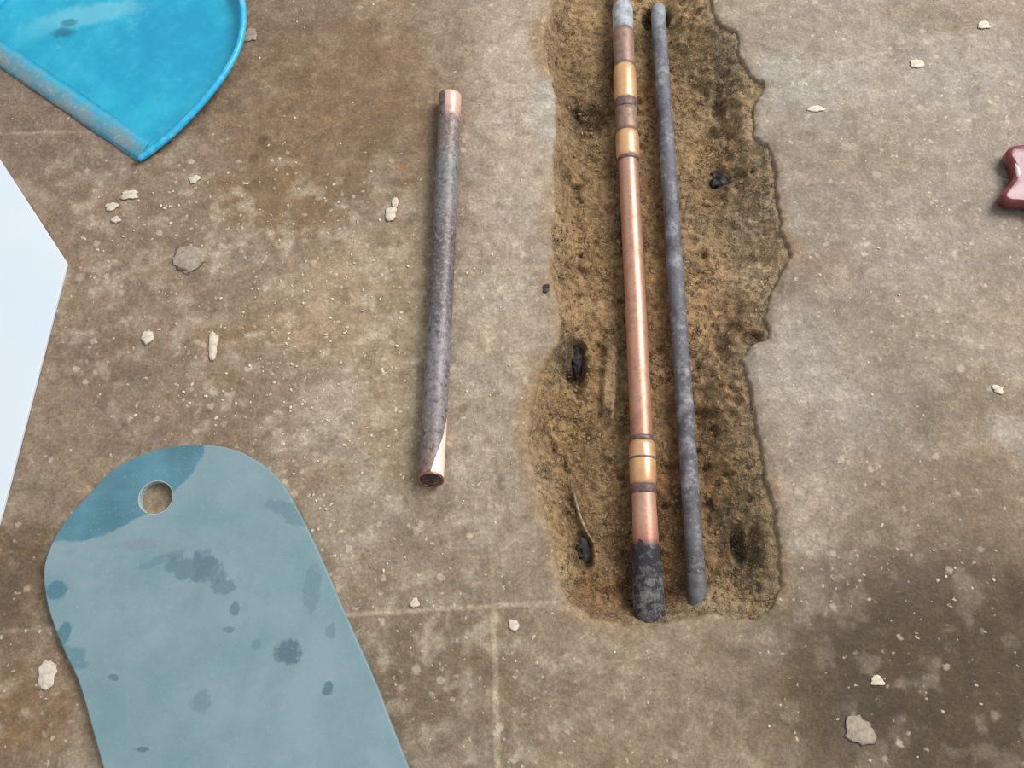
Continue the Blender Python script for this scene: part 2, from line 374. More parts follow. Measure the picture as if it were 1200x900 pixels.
def copper_material(name, stops, dark=(120, 92, 78), patch=0.35, lo=0.55, hi=0.75, rough=0.36, metal=0.85, fleck=None):
    m = NT(name); t = m.attr('t'); n = m.noise(38, 4, 0.6)
    tt = m.math('ADD', t, m.math('MULTIPLY', m.math('SUBTRACT', n, 0.5), 0.05))
    c = m.ramp(tt, stops)
    c = m.mix(m.math('MULTIPLY', m.rng(m.noise(70, 5, 0.7), lo, hi), patch), c, rgba(*dark))
    c = m.mix(m.rng(m.noise(300, 3, 0.6), 0.5, 0.7, 0, 0.25), c, rgba(*(fleck or dark)))
    m.bump(m.noise(220, 3, 0.6), 0.15, 0.001)
    return m.fin(c, m.rng(n, 0.3, 0.7, rough, rough + 0.2), metal)
def plain_metal(name, c, c2, rough, metal, scale=120, bump=0.2, lo=.4, hi=.65):
    m = NT(name); n = m.noise(scale, 4, 0.65)
    m.bump(m.noise(scale * 3, 3, 0.6), bump, 0.001)
    return m.fin(m.mix(m.rng(n, lo, hi), rgba(*c), rgba(*c2)), rough, metal)

BR = (203, 150, 118); BR2 = (224, 168, 128); DK = (96, 76, 70)
M_PIPE = copper_material('worn_copper', [(0, rgba(176,140,124)), (.10, rgba(196,156,128)), (.35, rgba(190,148,126)), (.6, rgba(208,160,138)), (.82, rgba(212,158,134)), (.9, rgba(186,134,116)), (.95, rgba(70,64,68)), (1, rgba(64,60,64))], patch=.45, lo=.48, hi=.68, metal=.5, rough=.3)
M_CUP = plain_metal('bright_brass_copper', (236,190,138), (224,166,132), .3, .45, 60, .1)
M_TARN = plain_metal('tarnished_copper', (164,134,116), (130,108,98), .5, .25)
M_SOLD = plain_metal('dark_solder', (132,106,98), (88,74,76), .5, .2, 200)
M_TAPE = plain_metal('grey_sealing_tape', (186,190,196), (138,140,148), .6, .0, 90, .3)
def lag_mat():
    m = NT('sooty_lagging'); t = m.attr('t')
    n = m.math('ADD', m.noise(110, 5, .75), m.rng(t, .02, .38, -.16, 0.0))
    m.bump(m.noise(300, 4, .7), 1.0, .0015)
    return m.fin(m.mix(m.rng(n, .42, .64), rgba(46,44,50), rgba(128,126,122)), .85, 0)
M_LAG = lag_mat()
def grey_pipe_mat():
    m = NT('oxidised_grey_pipe'); t = m.attr('t')
    c = m.ramp(t, [(0, rgba(60,56,54)), (.03, rgba(150,160,166)), (.09, rgba(148,158,164)), (.16, rgba(104,102,110)), (.45, rgba(104,104,112)), (.75, rgba(100,98,102)), (.93, rgba(102,99,102)), (1, rgba(58,54,54))])
    c = m.mix(m.rng(m.noise(40, 5, 0.75), 0.5, 0.68, 0, .8), c, rgba(170, 170, 174))
    c = m.mix(m.rng(m.noise(34, 5, 0.7), 0.5, 0.64, 0, .7), c, rgba(62, 58, 66))
    c = m.mix(m.rng(m.noise(230, 4, 0.7), 0.58, 0.7, 0, .5), c, rgba(182, 180, 178))
    m.bump(m.noise(200, 5, 0.7), 0.6, 0.002)
    return m.fin(c, .6, .1)
M_GREY = grey_pipe_mat()

# copper pipe with two couplings, lying in the trench
zc = -0.026
top = P(728, -60, zc); bot = P(757, 655, zc)
ct = thing('copper_pipe', (P(745, 400).x, P(745, 400).y, zc - 0.013), 'long copper pipe with two bright couplings lying in the trench, left of the grey pipe', 'pipe')
def cpt(py):                              # axis point for a picture row
    f = (py + 0.0) ; x = np.interp(f, [-190, -60, 0, 60, 187, 350, 515, 572, 640, 700, 740], [723, 727, 729, 731, 736, 744.5, 752, 754, 757, 760.5, 762])
    return P(float(x), f, zc)
def seg_tube(name, y0, y1, prof, mat, wob=0, parent=ct, seed=1, lab=None):
    n = len(prof); pts = [cpt(y0 + (y1 - y0) * k / (n - 1)) for k in range(n)]
    o = obj(name, tube(pts, prof, wob=wob, seed=seed), mat, parent)
    if lab: o['label'] = lab
    return o
seg_tube('pipe_run', -185, 668, [0.0100] * 29 + [.0112] + [0.0130] * 110, M_PIPE)
seg_tube('sealing_tape', -6, 38, [.0102, .0106, .0116, .0136, .0147, .0146, .0147, .0146, .0143, .0136], M_TAPE, .012, seed=3, lab='pale grey tape wrapped around the pipe')
seg_tube('tarnished_sleeve', 37, 80, [.0140] + [.0147] * 8 + [.0145], M_TARN, .004, lab='dull brown tarnished sleeve')
def coupling(y0, y1, lab):
    r = .0157
    c = seg_tube('coupling', y0, y1, [.0140, .0152, r, r, r, r, r, r, r, .0152, .0140], M_CUP, lab=lab)
    return c
coupling(79, 121, 'bright copper coupling near the far end')
seg_tube('solder_ring', 119, 130, [.0147, .0150, .0152, .0150, .0147], M_SOLD, .02, seed=5, lab='dark uneven solder ring')
seg_tube('tarnished_sleeve', 129, 157, [.0147] * 6, M_TARN, .004, lab='dull brown tarnished sleeve')
coupling(156, 187, 'bright copper coupling section')
seg_tube('solder_ring', 186, 190, [.0140, .0146, .0146, .0136], M_SOLD, .01, seed=6)
seg_tube('solder_ring', 512, 518, [.0134, .0140, .0142, .0140], M_SOLD, .015, seed=7)
cp = coupling(518, 570, 'bright brass-coloured coupling near the near end')
seg_tube('groove', 536.5, 540, [.0156, .01595, .01595, .0156], M_SOLD, parent=cp)
seg_tube('solder_ring', 569, 580, [.0150, .0152, .0150, .0144, .0137], M_SOLD, .02, seed=8)
# tarnished end swelling into the sooty lagging, which turns down into the ground
pts = [cpt(y) for y in np.linspace(572, 655, 10)]
obj('scorched_end', tube(pts, list(np.linspace(.0136, .0150, 10))), copper_material('scorched_copper', [(0, rgba(196,150,130)), (.45, rgba(208,160,138)), (.72, rgba(190,130,110)), (.84, rgba(84,72,74)), (1, rgba(60,56,60))], patch=.3, metal=.3), ct)
a, b = cpt(640), cpt(716); d = (b - a)
lp = [a + d * k / 12 for k in range(13)] + [b + d.normalized() * q + Vector((0, 0, -zz)) for q, zz in ((.008, .002), (.014, .008), (.017, .018), (.018, .032))]
lr = [.0145, .0158, .0162, .0165, .0168, .0166, .0170, .0172, .0172, .0174, .0173, .0175, .0174, .0172, .0168, .0162, .0158]
bl = tube(lp, lr, wob=.022, seed=11); bl.verts.ensure_lookup_table(); jr = random.Random(8)
for k in range(28):
    bl.verts[k].co += d.normalized() * (.004 * math.sin(k * .9) + jr.uniform(-.003, .003) - .003 * math.cos(k * 2 * math.pi / 28))
o = obj('lagging', bl, M_LAG, ct); o['label'] = 'sooty black wrapping around the near end'

# thinner grey pipe beside it
gz = -0.029
gt = thing('grey_pipe', (P(795, 400).x, P(795, 400).y, gz - 0.011), 'thin grey oxidised pipe in the trench, right of the copper pipe', 'pipe')
kp = [(771, 8, gz - .045), (771.5, 14, gz - .018), (772, 26, gz - .002), (774.5, 70, gz), (783, 190, gz), (792, 330, gz), (802, 470, gz), (811, 610, gz), (816.5, 690, gz - .001)]
gp = lerp_path(kp, 9)
obj('pipe_run', tube(gp, [.0104] * len(gp), wob=.006), M_GREY, gt)
a = P(815.5, 672, gz); b = P(818, 708, gz - .001); d = b - a
cpn = [a + d * k / 6 for k in range(7)] + [b + d.normalized() * q + Vector((0, 0, -zz)) for q, zz in ((.006, .003), (.010, .010), (.012, .024))]
obj('pipe_sleeve', tube(cpn, [.0108, .0113, .0114, .0115, .0114, .0115, .0116, .0112, .0108, .0104], wob=.01, seed=4), plain_metal('grey_sleeve', (108,106,108), (84,80,84), .6, .2), gt)['label'] = 'grey sleeve at the near end, turned down'
rb = [b + d.normalized() * q + Vector((0, 0, -zz)) for q, zz in ((.002, .001), (.006, .003), (.009, .008))]
obj('collar', tube(rb, [.0118, .0126, .0122], wob=.04, seed=2), M_SOLD, gt)['label'] = 'dark collar at the end'

# cut length of pipe on the concrete
def loose_mat():
    m = NT('cut_pipe_skin'); t = m.attr('t'); co = m.obj()
    sep = m.n('ShaderNodeSeparateXYZ'); m.l(co, sep.inputs[0])
    n = m.noise(60, 5, 0.7)
    c = m.ramp(t, [(0, rgba(118,98,92)), (.12, rgba(128,108,100)), (.2, rgba(122,122,120)), (.33, rgba(124,120,120)), (.42, rgba(98,88,92)), (.6, rgba(104,96,100)), (.72, rgba(134,128,132)), (.9, rgba(124,112,112)), (1, rgba(140,112,96))])
    c = m.mix(m.rng(n, 0.52, 0.68, 0, .5), c, rgba(156, 150, 148))
    c = m.mix(m.rng(m.noise(110, 4, 0.7), 0.5, 0.64, 0, .8), c, rgba(72, 60, 64))
    c = m.mix(m.rng(m.noise(240, 4, 0.7), 0.5, 0.66, 0, .6), c, rgba(168, 162, 160))
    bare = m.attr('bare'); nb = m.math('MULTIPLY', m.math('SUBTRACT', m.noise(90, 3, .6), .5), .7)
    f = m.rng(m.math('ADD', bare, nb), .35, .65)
    c = m.mix(f, c, m.ramp(t, [(.3, rgba(226, 188, 172)), (.8, rgba(255, 240, 226))]))  # bare copper ends, with a whitish highlight painted into the colour
    m.bump(m.noise(260, 4, 0.6), 0.2, 0.001)
    return m.fin(c, m.rng(f, 0, 1, .5, .3), m.rng(f, 0, 1, .15, .25))
R = .0142
A = P(527.5, 113, R); B = P(505, 562, R)
lt = thing('cut_pipe', (A.x * .5 + B.x * .5, A.y * .5 + B.y * .5, 0), 'short cut length of grey tarnished copper pipe lying on the concrete left of the trench', 'pipe')
N = 160
pts = [A + (B - A) * k / N + Vector((0.0015 * math.sin(k / N * math.pi), 0, 0)) for k in range(N + 1)]
bmt = tube(pts, [R * (1.04 - .04 * min(1, k / 22)) for k in range(N + 1)], seg=72, bore=R * .9)
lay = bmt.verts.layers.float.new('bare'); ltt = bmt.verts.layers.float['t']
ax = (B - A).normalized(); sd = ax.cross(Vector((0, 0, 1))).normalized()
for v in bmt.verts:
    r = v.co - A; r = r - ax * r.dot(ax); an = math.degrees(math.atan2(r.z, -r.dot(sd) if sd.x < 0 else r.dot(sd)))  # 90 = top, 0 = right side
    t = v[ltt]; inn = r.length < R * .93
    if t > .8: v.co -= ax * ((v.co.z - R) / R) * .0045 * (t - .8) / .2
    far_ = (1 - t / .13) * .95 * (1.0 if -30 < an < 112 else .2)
    near_shine = max(0.0, min(1.0, .5 + (min(an + 40, -5 + 95 * (t - .84) / .16 - an)) / 8)) * (t > .84)  # wedge of bare copper painted bright as a highlight at the near end
    v[lay] = 0.0 if inn else max(0, far_, near_shine)
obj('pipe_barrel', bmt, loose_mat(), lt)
M_RIM = plain_metal('cut_copper_rim', (196,140,112), (150,104,84), .35, .8)
for q in (A, B):
    s_ = -1 if q is A else 1

    bmr = tube([q - ax * .0008 * s_, q + ax * .0009 * s_], [R * 1.03, R * 1.02], seg=36, bore=R * .86)
    if q is B:
        for v in bmr.verts: v.co -= ax * ((v.co.z - R) / R) * .0045
    obj('cut_rim', bmr, M_RIM, lt)['label'] = 'bare copper cut edge'

# ---------------------------------------------------------------- slabs with an outline
def smooth_loop(P2, n):
    out = []; m = len(P2)
    for i in range(m):
        a, b, c, d = (Vector(P2[(i + k) % m]) for k in (-1, 0, 1, 2))
        for j in range(n):
            t = j / n; out.append(0.5 * ((2*b) + (c-a)*t + (2*a-5*b+4*c-d)*t*t + (3*b-a-3*c+d)*t*t*t))
    return out
def inset(loop, d):
    n = len(loop); ar = sum(loop[i].x * loop[(i+1)%n].y - loop[(i+1)%n].x * loop[i].y for i in range(n))
    s = 1 if ar > 0 else -1; out = []
    for i in range(n):
        t = (loop[(i+1)%n] - loop[i-1]).normalized(); out.append(loop[i] + Vector((-t.y, t.x)) * d * s)
    return out
def slab(outer, z0, z1, bev, hole=None):
    bm = bmesh.new()
    def ring(lp, z): return [bm.verts.new((p.x, p.y, z)) for p in lp]
    def br(a, b):
        for k in range(len(a)): bm.faces.new([a[k], a[(k+1)%len(a)], b[(k+1)%len(b)], b[k]])
    def stack(lp, sgn):
        q = bev * (1 - math.sqrt(.5))
        rs = [ring(inset(lp, sgn * bev), z0), ring(lp, z0 + bev), ring(lp, z1 - bev), ring(inset(lp, sgn * q), z1 - q), ring(inset(lp, sgn * bev), z1)]
        for a, b in zip(rs, rs[1:]): br(a, b)
        return rs
    ro = stack(outer, 1); rh = stack(hole, -1) if hole else None
    for which in (0, -1):
        es = [bm.edges.get((r[which][k], r[which][(k+1)%len(r[which])])) for r in ([ro] + ([rh] if rh else [])) for k in range(len(r[which]))]
        bmesh.ops.triangle_fill(bm, edges=es, use_beauty=True)
    return bm
def ell(m, px, py, rx, ry, ang, z, org, soft=.25, ns=70, na=.5):
    """blotch mask of a stain at its own place on the board"""
    o = P(px, py, z) - org; s = sc(py, z)
    mp = m.n('ShaderNodeMapping', vector_type='TEXTURE'); m.l(m.obj(), mp.inputs['Vector'])
    mp.inputs['Location'].default_value = (o.x, o.y, 0); mp.inputs['Rotation'].default_value = (0, 0, math.radians(ang)); mp.inputs['Scale'].default_value = (rx * s, ry * s, 100)
    ln = m.n('ShaderNodeVectorMath', operation='LENGTH'); m.l(mp.outputs[0], ln.inputs[0])
    v = m.math('ADD', ln.outputs['Value'], m.math('MULTIPLY', m.math('SUBTRACT', m.noise(ns, 4, .6), .5), na * 2))
    return m.rng(v, 1 + soft / 2, 1 - soft / 2)

# grey-blue board with the round end
TB = .010
bp = [(121,900),(107,850),(92,799),(76,765),(62,730),(53,696),(52,662),(65,628),(82,603),(100,584),(130,552),(170,531),(220,521),(268,525),
      (303,541),(328,563),(347,594),(370,640),(400,709),(440,800),(459,850),(479,900),(500,955),(534,1040),(560,1100),(520,1150),(380,1180),(260,1160),(190,1090),(150,1000)]
lp2 = smooth_loop([P(x, y, TB).to_2d() for x, y in bp], 6)
hc = P(182.5, 583, TB); hole = [Vector((hc.x + .0185 * math.cos(a_), hc.y + .0185 * math.sin(a_))) for a_ in np.linspace(0, 2 * math.pi, 40, endpoint=False)]
bo = Vector((P(250, 780).x, P(250, 780).y, 0))
def board_mat():
    m = NT('grey_blue_board')
    n = m.noise(14, 4, .55)
    c = m.mix(m.rng(n, .35, .65), rgba(120,149,156), rgba(136,159,166))
    c = m.mix(m.rng(m.noise(40, 4, .6), .5, .75, 0, .4), c, rgba(112,138,148))
    teal = rgba(72,118,132); gr = rgba(88,116,126); vi = rgba(130,138,150)
    f = m.math('MULTIPLY', m.rng(ell(m, 146, 564, 104, 48, 35, TB, bo, .05, 40, .14), 0, 1), .92)
    c = m.mix(f, c, m.mix(m.rng(m.noise(18, 3, .5), .4, .6), teal, rgba(88,138,156)))
    for px, py, rx, ry, an, cc, st in ((338,763,15,14,0,gr,.95),(228,666,34,15,-8,gr,.65),(238,660,12,18,0,gr,.5),(262,688,16,8,10,gr,.6),(275,714,6,7,0,gr,.7),(268,738,7,4,0,gr,.6),(384,806,6,8,0,gr,.9),
                                       (66,692,14,9,0,teal,.8),(76,742,9,12,0,teal,.8),(86,770,12,20,60,teal,.5),(133,794,6,4,0,gr,.8),(165,878,9,3,0,gr,.9),(238,822,12,12,0,gr,.4),
                                       (165,638,20,7,0,vi,.5),(338,600,26,10,-25,gr,.45),(366,690,10,26,0,gr,.35),(388,740,6,9,0,gr,.4),(300,755,7,6,0,gr,.4),(192,655,26,6,20,gr,.35)):
        c = m.mix(m.math('MULTIPLY', ell(m, px, py, rx, ry, an, TB, bo, .3, 85, .9), st), c, cc)
    c = m.mix(m.rng(m.noise(330, 2, .5), .6, .75, 0, .25), c, rgba(160,178,184))
    m.bump(m.noise(200, 3, .6), .12, .001)
    return m.fin(c, .6, 0, .35)
brd = obj('rounded_board', slab(lp2, .0008, TB, .0014, hole), board_mat(), smooth=False)
recenter(brd, bo); bmh = bmesh.new(); q1 = [[bmh.verts.new((hc.x - bo.x + rr * math.cos(a_), hc.y - bo.y + rr * math.sin(a_), zz)) for a_ in np.linspace(0, 2*math.pi, 40, endpoint=False)] for rr, zz in ((.0182, .001), (.0181, TB - .002), (.0186, TB + .0002), (.0194, TB + .0002), (.0194, TB - .0005))]
for u_, v_ in zip(q1, q1[1:]):
    for k in range(40): bmh.faces.new([u_[k], u_[(k+1)%40], v_[(k+1)%40], v_[k]])
mh = bpy.data.meshes.new('hole_edge'); bmesh.ops.recalc_face_normals(bmh, faces=bmh.faces); bmh.to_mesh(mh); bmh.free(); mh.materials.append(plain_metal('lit_edge', (176,190,188), (150,170,172), .6, 0))  # pale colour stands for light caught on the chamfer
ho = bpy.data.objects.new('hole_edge', mh); C.objects.link(ho); ho.parent = brd; ho['label'] = 'edge of the hanging hole, painted pale as if catching light'
tag(brd, 'grey-blue board with rounded end, hanging hole and a dark wet patch, lying on the concrete', 'board')

# white sheet
ws = [P(x, y, .005).to_2d() for x, y in ((78.5,308),(2,602),(-60,800),(-420,700),(-420,60),(-110,18))]
def rough_poly(c, r, n=5):
    out = []
    for i in range(len(c)):
        p, q, s = c[i-1], c[i], c[(i+1)%len(c)]
        a = q + (p - q).normalized() * r; b = q + (s - q).normalized() * r
        for k in range(n + 1):
            t = k / n; out.append(a * (1-t)**2 + q * 2*t*(1-t) + b * t*t)
    return out
m = NT('white_sheet'); m.bump(m.noise(30, 2, .5), .02, .001)
wm = m.fin(m.mix(m.rng(m.noise(5, 2, .5), .35, .65), rgba(216,228,238), rgba(222,232,240)), .45, 0, .4)
wo = obj('white_sheet', slab(rough_poly(ws, .0025), .0006, .005, .0006), wm, smooth=False)
recenter(wo, (P(-180, 400).x, P(-180, 400).y, 0)); tag(wo, 'smooth white sheet with a blunt corner lying at the left edge beside the board', 'sheet')

# ---------------------------------------------------------------- dustpan
def dustpan():
    Rr = P(163, 188, 0.001).to_2d(); L = P(-36, 52, 0.001).to_2d()
    cen = (Rr + L) / 2; U = (Rr - L).normalized(); V = Vector((-U.y, U.x)); Wd = (Rr - L).length / 2
    if V.y < 0: V = -V
    rz = math.atan2(U.y, U.x)
    root = thing('dustpan', (cen.x, cen.y, 0), 'bright turquoise plastic dustpan with scuffed grey lip in the far left corner', 'dustpan')
    # outer rim silhouette measured on the right side and mirrored
    side = [(163,188,.004),(186,170,.010),(210,149,.014),(238,119,.019),(262,88,.023),(279,56,.026),(285,25,.028),(281,-8,.030),(262,-42,.031)]
    prof = []
    for x, y, z in side:
        p = P(x, y, z).to_2d() - cen; prof.append((p.dot(U), p.dot(V), z))
    vmax = prof[-1][1] + .022
    rim = [(u, v, z) for u, v, z in prof] + [(prof[-1][0] * .5, vmax, .032), (0, vmax + .006, .032)]
    def lf(u): return prof[0][0] + (u - prof[0][0]) * .1 if u > prof[0][0] else u
    rim = rim + [(-lf(u), v, z) for u, v, z in reversed(rim[:-1])]
    # densify
    K = [Vector(r) for r in rim]; K2 = [K[0]*2-K[1]] + K + [K[-1]*2-K[-2]]; path = []
    for i in range(1, len(K2) - 2):
        for j in range(6):
            t = j / 6; a, b, c, d = K2[i-1], K2[i], K2[i+1], K2[i+2]
            path.append(0.5 * ((2*b) + (c-a)*t + (2*a-5*b+4*c-d)*t*t + (3*b-a-3*c+d)*t*t*t))
    path.append(K[-1])
    n = len(path); ctr = Vector((0, vmax * .45, 0))
    def world(q): return Vector((cen.x + U.x * q.x + V.x * q.y, cen.y + U.y * q.x + V.y * q.y, q.z))
    def nrm(i):
        t = path[min(i+1, n-1)] - path[max(i-1, 0)]; t.z = 0; t.normalize(); q = Vector((-t.y, t.x, 0))
        return q if q.dot(ctr - path[i]) > 0 else -q
    def fz(v): return .0035 + .012 * min(1, max(0, v / vmax))          # the pan's floor rises gently to the back
    # tray: floor fan of strips + wall, one shell with thickness
    bm = bmesh.new()
    cols = []
    for i in range(n):
        p = path[i]; q = nrm(i); k = min(1.0, i / 8, (n - 1 - i) / 8); ww = .004 + .010 * k; hgt = max(p.z, fz(p.y) + .003)
        foot = p + q * ww; foot.z = fz(foot.y)
        cols.append([world(Vector((p.x, p.y, hgt)) + q * .0012), world(p + q * (ww * .55) + Vector((0, 0, -(p.z) + fz(p.y) + (hgt - fz(p.y)) * .35))), world(foot)])
    tv = [[bm.verts.new(c) for c in col_] for col_ in cols]
    for a, b in zip(tv, tv[1:]):
        for k in range(2): bm.faces.new([a[k], b[k], b[k+1], a[k+1]])
    half = n // 2
    rows = []
    for i in range(half + 1):
        a, b = tv[i][2], tv[n-1-i][2]
        if a is b: rows.append([a]); continue
        if i == 0: mid = []
        r = [a]
        for k in range(1, 12):
            f = k / 12; v = a.co.lerp(b.co, f); v = v + Vector((0, 0, -.0015 * math.sin(math.pi * f))); r.append(bm.verts.new(v))
        r.append(b); rows.append(r)
    for r0, r1 in zip(rows, rows[1:]):
        if len(r1) == 1:
            for k in range(len(r0) - 1): bm.faces.new([r0[k], r0[k+1], r1[0]])
        else:
            for k in range(len(r0) - 1): bm.faces.new([r0[k], r0[k+1], r1[k+1], r1[k]])
    m = NT('turquoise_plastic')
    n1 = m.noise(22, 5, .6)
    c = m.mix(m.rng(n1, .4, .62), rgba(26,160,196), rgba(44,176,208))
    c = m.mix(m.rng(m.noise(60, 5, .7), .56, .72, 0, .45), c, rgba(96,188,214))
    c = m.mix(m.rng(m.noise(110, 4, .7), .66, .74, 0, .6), c, rgba(30,104,130))
    og = Vector((cen.x, cen.y, 0))
    for px, py, rx, ry, an, cc, st in ((105,18,60,14,12,(120,196,216),.6),(60,30,40,14,20,(90,188,212),.5),(72,38,14,7,0,(24,96,118),.7),(82,27,9,5,0,(24,96,118),.6),(200,50,60,60,0,(22,140,186),.35)):
        c = m.mix(m.math('MULTIPLY', ell(m, px, py, rx, ry, an, .008, og, .6, 60, .9), st), c, rgba(*cc))
    m.bump(m.noise(150, 3, .6), .1, .001)
    TQ = m.fin(c, .38, 0, .5)
    tray = obj('tray', bm, TQ, root)
    sm = tray.modifiers.new('thickness', 'SOLIDIFY'); sm.thickness = .0018; sm.offset = -1
    # rolled rim bead, its shine put into the lighter blue
    rim_path = [world(Vector((p.x, p.y, max(p.z, fz(p.y) + .003) )) ) for p in path]
    m2 = NT('turquoise_rim_shine'); RM = m2.fin(m2.mix(m2.rng(m2.noise(70, 4, .6), .5, .7, 0, .6), rgba(40,180,226), rgba(130,212,236)), .35, 0, .5)
    rb_ = obj('rim', tube(rim_path, [.0042] * len(rim_path), seg=12), RM, root); rb_['label'] = 'raised rolled rim, its shine painted as lighter blue'
    # scuffed sloping lip along the front
    bm = bmesh.new(); la = bm.verts.layers.float.new('across'); rowsL = []
    a0 = path[0]; b0 = path[-1]; NL = 40
    rnd = random.Random(4)
    for s_, (dv, z) in enumerate(((-.002, .0006), (.000, .0036), (.006, .0066), (.020, .0070), (.031, .0040), (0.0, .0003))):
        r = []
        for k in range(NL + 1):
            f = k / NL; p = a0.lerp(b0, f); sh = .0 if s_ not in (0,) else rnd.uniform(-.0006, .0006)
            x = p.x * (1 - .25 * max(0, dv)) * (.995 if dv < .01 else .985 - dv * .5)
            r.append(bm.verts.new(world(Vector((x, p.y + dv + sh, z + (fz(dv) - .0035 if s_ in (3, 4) else 0)))))); r[-1][la] = max(0, dv) / .031
        rowsL.append(r)
    rowsL.append(rowsL[0])
    for r0, r1 in zip(rowsL, rowsL[1:]):
        for k in range(NL): bm.faces.new([r0[k], r0[k+1], r1[k+1], r1[k]])
    m3 = NT('scuffed_lip'); n3 = m3.noise(55, 5, .7)
    c = m3.mix(m3.rng(n3, .36, .60), rgba(60,146,170), rgba(128,146,150))
    c = m3.mix(m3.rng(m3.noise(130, 4, .7), .55, .7, 0, .7), c, rgba(168,176,176))
    c = m3.mix(m3.rng(m3.math('ADD', m3.attr('across'), m3.math('MULTIPLY', m3.math('SUBTRACT', m3.noise(40, 4, .6), .5), 1.2)), .35, 1.0), c, rgba(34,166,200))
    m3.bump(m3.noise(120, 4, .6), .5, .0015)
    obj('lip', bm, m3.fin(c, .6), root)['label'] = 'scuffed grey sloping lip'
    # handle, beyond the frame
    hb = []
    for k in range(12):
        f = k / 11; hb.append(world(Vector((0, vmax + .002 + .11 * f, .026 + .018 * math.sin(f * 2.2)))))
    obj('handle', tube(hb, [.016 - .003 * math.sin(k / 11 * math.pi) for k in range(12)], seg=20), TQ, root)
dustpan()

# ---------------------------------------------------------------- dark red tool at the right edge
def red_tool():
    o = P(1190, 200); root = thing('red_tool', (o.x + .03, o.y, 0), 'glossy dark red plastic tool end cut off by the right edge', 'tool')
    m = NT('maroon_plastic'); c = m.mix(m.rng(m.noise(50, 3, .6), .4, .6), rgba(104,36,42), rgba(126,56,64)); m.bump(m.noise(60, 3, .5), .15, .002)
    mt = m.fin(c, .22, 0, .6); z = .022
    pl = [(1184,172),(1198,168),(1240,166),(1290,180),(1310,205),(1290,235),(1240,246),(1204,238),(1182,236),(1175,227),(1184,214),(1190,204),(1188,192),(1182,182)]
    L = smooth_loop([P(x, y, z).to_2d() for x, y in pl], 4)
    obj('body', slab(L, .002, z, .005), mt, root)
    pv = P(1232, 206, z); obj('pivot', tube([pv - Vector((0, 0, .004)), pv + Vector((0, 0, .002)), pv + Vector((0, 0, .003))], [.008, .008, .006], seg=20), plain_metal('steel_pivot', (170,170,172), (140,140,144), .3, .9), root)
    ft = [P(1190, 192, .0205), P(1192.5, 198, .0212), P(1193.5, 204, .0212), P(1192.5, 209, .0205)]  # pale strip added as a highlight on the body
    m = NT('highlight_white'); obj('edge_highlight', tube(ft, [.0010, .0026, .0028, .0012], seg=10), m.fin(rgba(236,214,210), .2, 0, .6), root)['label'] = 'pale strip added as a highlight on the edge'
red_tool()

# ---------------------------------------------------------------- loose bits
def rag(bm, sd, amp):
    q = random.Random(sd)
    for v in bm.verts: v.co += Vector((q.uniform(-1, 1), q.uniform(-1, 1), q.uniform(-1, .6))) * amp
def lump(name, px, py, rx, ry, hz, z, mat, label, cat, seed, group=None, ang=0, sub=3):
    r = random.Random(seed); bm = bmesh.new(); bmesh.ops.create_icosphere(bm, subdivisions=sub, radius=1)
    s = sc(py, z); o = P(px, py, z); ph = [r.uniform(0, 6) for _ in range(6)]; ca, sa = math.cos(ang), math.sin(ang)
    for v in bm.verts:
        x, y, q = v.co
        k = 1 + .20 * math.sin(3*x + ph[0]) * math.cos(2*y + ph[1]) + .14 * math.sin(5*y + ph[2] + 2*q) + .12 * math.sin(8*x + ph[3]) * math.cos(7*y + ph[4]) + .07 * math.sin(13*x + ph[1] - 11*y)
        x, y, q = x*k*rx*s, y*k*ry*s*1.08, max(q, -.35)*hz*(.45 if hz < .005 else 1)
        v.co = (x*ca - y*sa, x*sa + y*ca, q)
    if hz > .006: rag(bm, seed, .0011)
    ob = obj(name, bm, mat, smooth=hz < .006); ob.location = (o.x, o.y, z + .33 * hz); return tag(ob, label, cat, group)
m = NT('pale_plaster'); m.bump(m.noise(300, 4, .6), .5, .001)
PLA = m.fin(m.mix(m.rng(m.noise(150, 4, .6), .35, .65), rgba(196,182,164), rgba(228,216,198)), .85, 0, .2)
m = NT('grey_plaster'); m.bump(m.noise(300, 4, .6), .5, .001)
PLG = m.fin(m.mix(m.rng(m.noise(150, 4, .6), .35, .65), rgba(146,132,117), rgba(178,165,149)), .85, 0, .2)
m = NT('tarry_black'); m.bump(m.noise(200, 4, .6), .6, .002)
TAR = m.fin(m.mix(m.rng(m.noise(120, 4, .6), .4, .65), rgba(44,38,38), rgba(92,86,88)), .75, 0, .25)
